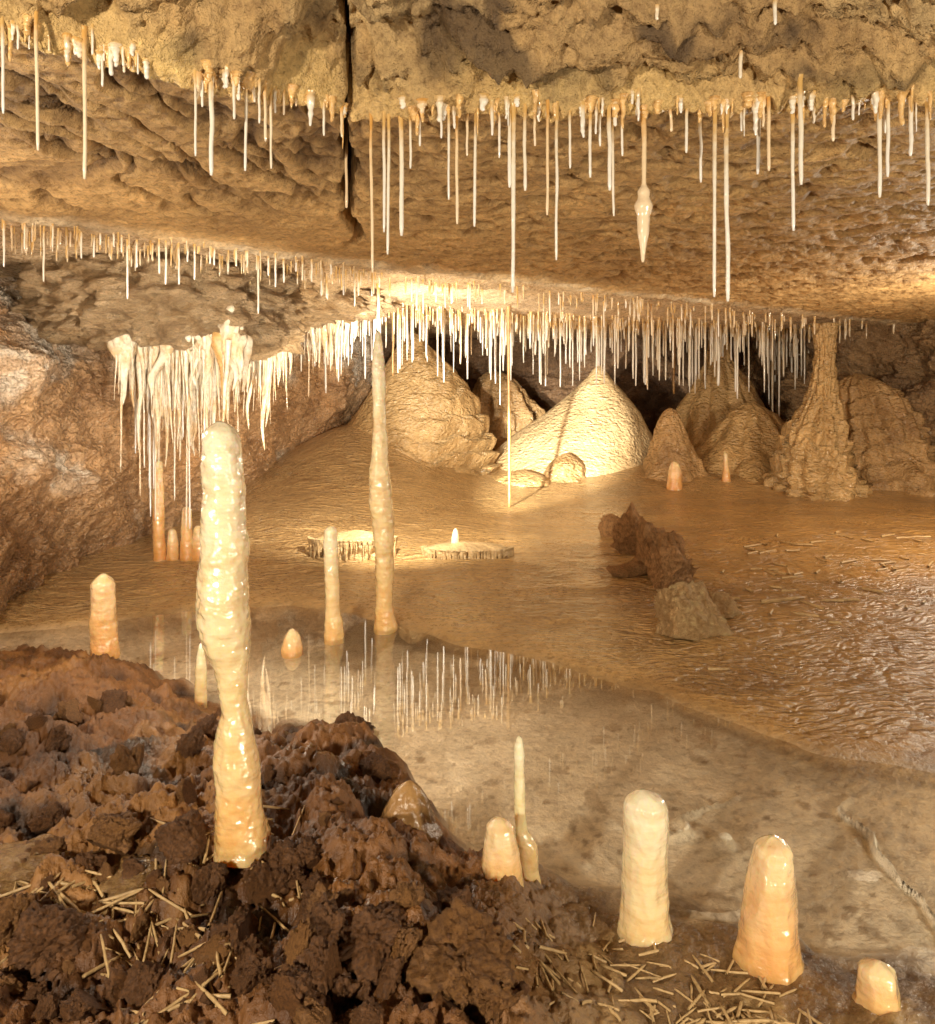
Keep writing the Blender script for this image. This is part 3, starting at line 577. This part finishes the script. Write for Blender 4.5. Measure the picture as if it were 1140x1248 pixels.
for px,py,sx,sy,sz,rz,lab in ((757,655,.075,.10,.07,.3,'farthest chunk of the row of broken red-brown rocks'),(776,672,.085,.09,.10,1.1,'second farthest chunk of the row of broken red-brown rocks'),(794,692,.10,.08,.12,2.0,'tallest middle chunk of the row of broken red-brown rocks'),(815,710,.08,.09,.09,.7,'nearest chunk of the row of broken red-brown rocks'),(768,700,.05,.05,.04,.2,'small chip left of the row of broken rocks'),(846,764,.12,.09,.10,.4,'crumbly light orange rock chunk in front of the broken row'),(822,752,.06,.055,.06,2.2,'small orange chunk leaning on the crumbly light orange one'),(870,742,.065,.05,.045,1.4,'low orange chunk behind the crumbly light orange one')):
    x,Y,z=on_floor(px,py); me=clod_mesh(px*.37,.7,5,8); me.materials.append(M_slab2 if py>735 else M_slab)
    o=link('fallen_rock',me,None,None,(x,Y,z+sz*.4)); o.scale=(sx*1.3,sy*1.2,sz*1.3); o.rotation_euler=(random.uniform(-.3,.3),random.uniform(-.3,.3),rz); tag(o,lab,'rock')
def broken(px,py,lp,label,group,w=.0026,ang=None):
    px=min(max(px,2),1138); py=min(py,1246)
    x,Y,z=on_floor(px,py); ln=lp/F*Y; a=random.random()*math.pi if ang is None else ang
    me=straw_mesh(ln,w,random.random()*50,taper=1,segs=8,rings=8,flare=0,mat=M_broken); me.name='broken_straw'
    dx,dy=math.cos(a)*ln/2,math.sin(a)*ln/2
    z0,z1=gz(x-dx,Y-dy),gz(x+dx,Y+dy)
    if z1-z0>ln*.6: z1=z0+ln*.6
    if z0-z1>ln*.6: z1=z0-ln*.6
    o=link('broken_straw',me,None); d=Vector((2*dx,2*dy,z1-z0)).normalized()
    o.location=Vector((x-dx,Y-dy,z0+w*random.uniform(.1,1.5))); o.rotation_mode='QUATERNION'; o.rotation_quaternion=Vector((0,0,-1)).rotation_difference(d)
    tag(o,label,'broken straw',group)
cl=[(110,1110,90,28,34),(200,1180,90,40,36),(60,1090,60,22,18),(380,1110,60,30,16),(300,1010,70,20,12),(240,1120,170,80,44)]
for cx_,cy_,sx_,sy_,n_ in cl:
    for i in range(n_):
        broken(random.gauss(cx_,sx_*.6),random.gauss(cy_,sy_*.7),random.uniform(20,75),'broken soda straw lying among the clay lumps','broken straws on the clay bank',random.uniform(.0015,.0028))
for i in range(125):
    t=random.random(); broken(620+t*340+random.gauss(0,25),1100+t*90+random.uniform(0,100),random.uniform(14,48),'broken straw on the muddy shore among the foreground stalagmites','broken straws at bottom centre',random.uniform(.0014,.0026))
for i in range(60):
    broken(random.uniform(870,1135),random.choice([random.uniform(648,700),random.uniform(650,760)]),random.uniform(8,34),'pale broken straw scattered on the right of the flowstone floor','broken straws on the flowstone floor',.006)
broken(955,732,62,'longest pale broken straw lying alone on the wet flowstone','broken straws on the flowstone floor',.008,.25)
broken(876,815,26,'short pale broken straw nearest the pool edge','broken straws on the flowstone floor',.005,.0)

# ---------------------------------------------------------------- world, lamps, camera
w=bpy.data.worlds.new('World'); S.world=w; w.use_nodes=True; nt=w.node_tree
sky=nt.nodes.new('ShaderNodeTexSky'); sky.sky_type='NISHITA'; sky.sun_disc=False; sky.sun_elevation=math.radians(3); sky.sun_rotation=math.radians(180)
nt.links.new(sky.outputs[0],nt.nodes['Background'].inputs[0]); nt.nodes['Background'].inputs[1].default_value=.01
def lamp(ty,name,loc,tgt,power,col,size=.3,ang=None):
    l=bpy.data.lights.new(name,ty); l.energy=power; l.color=col
    if ty=='AREA': l.size=size
    else: l.shadow_soft_size=size
    if ang: l.spot_size=math.radians(ang); l.spot_blend=.7
    o=bpy.data.objects.new(name,l); C.objects.link(o); o.location=loc
    o.rotation_euler=(Vector(tgt)-Vector(loc)).to_track_quat('-Z','Y').to_euler(); return o
W=(1,.86,.67)
lamp('AREA','cave_and_fill_lamp',(-1.1,-.5,1.15),(.1,3,.7),54,W,.12)
lamp('AREA','cave_and_fill_lamp',(1.5,-.3,.6),(.3,3,1.1),42,W,.15)
lamp('POINT','cave_and_fill_lamp',P(277,640,2.3),(0,0,0),10,(1,.88,.70),.03)
lamp('SPOT','cave_and_fill_lamp',P(466,560,3.6),P(520,470,7.6),185,(1,.88,.70),.03,125)
lamp('SPOT','cave_and_fill_lamp',P(466,600,3.9),P(700,540,8.1),2100,(1,.94,.82),.03,24)
lamp('SPOT','cave_and_fill_lamp',P(463,480,3.8),P(570,382,7.4),480,(1,.96,.88),.03,52)
lamp('SPOT','cave_and_fill_lamp',P(277,600,2.2),P(225,440,4.0),120,(1,.94,.84),.03,66)
lamp('POINT','cave_and_fill_lamp',(3.2,4.2,1.0),(0,0,0),105,W,.14)  # unseen fill lamp right of the view, added to brighten the far chamber
lamp('POINT','cave_and_fill_lamp',(-1.65,2.2,1.0),(0,0,0),22,(1,.84,.66),.06)  # unseen fill lamp left of the view, added to lift the left wall
cam=bpy.data.cameras.new('Camera'); co=bpy.data.objects.new('Camera',cam); C.objects.link(co); co.location=(0,0,H0); co.rotation_euler=(math.pi/2,0,0)
cam.sensor_fit='HORIZONTAL'; cam.sensor_width=36; cam.lens=30; cam.shift_y=-154/1140; cam.clip_start=.02; cam.clip_end=100
S.camera=co; S.view_settings.view_transform='Standard'
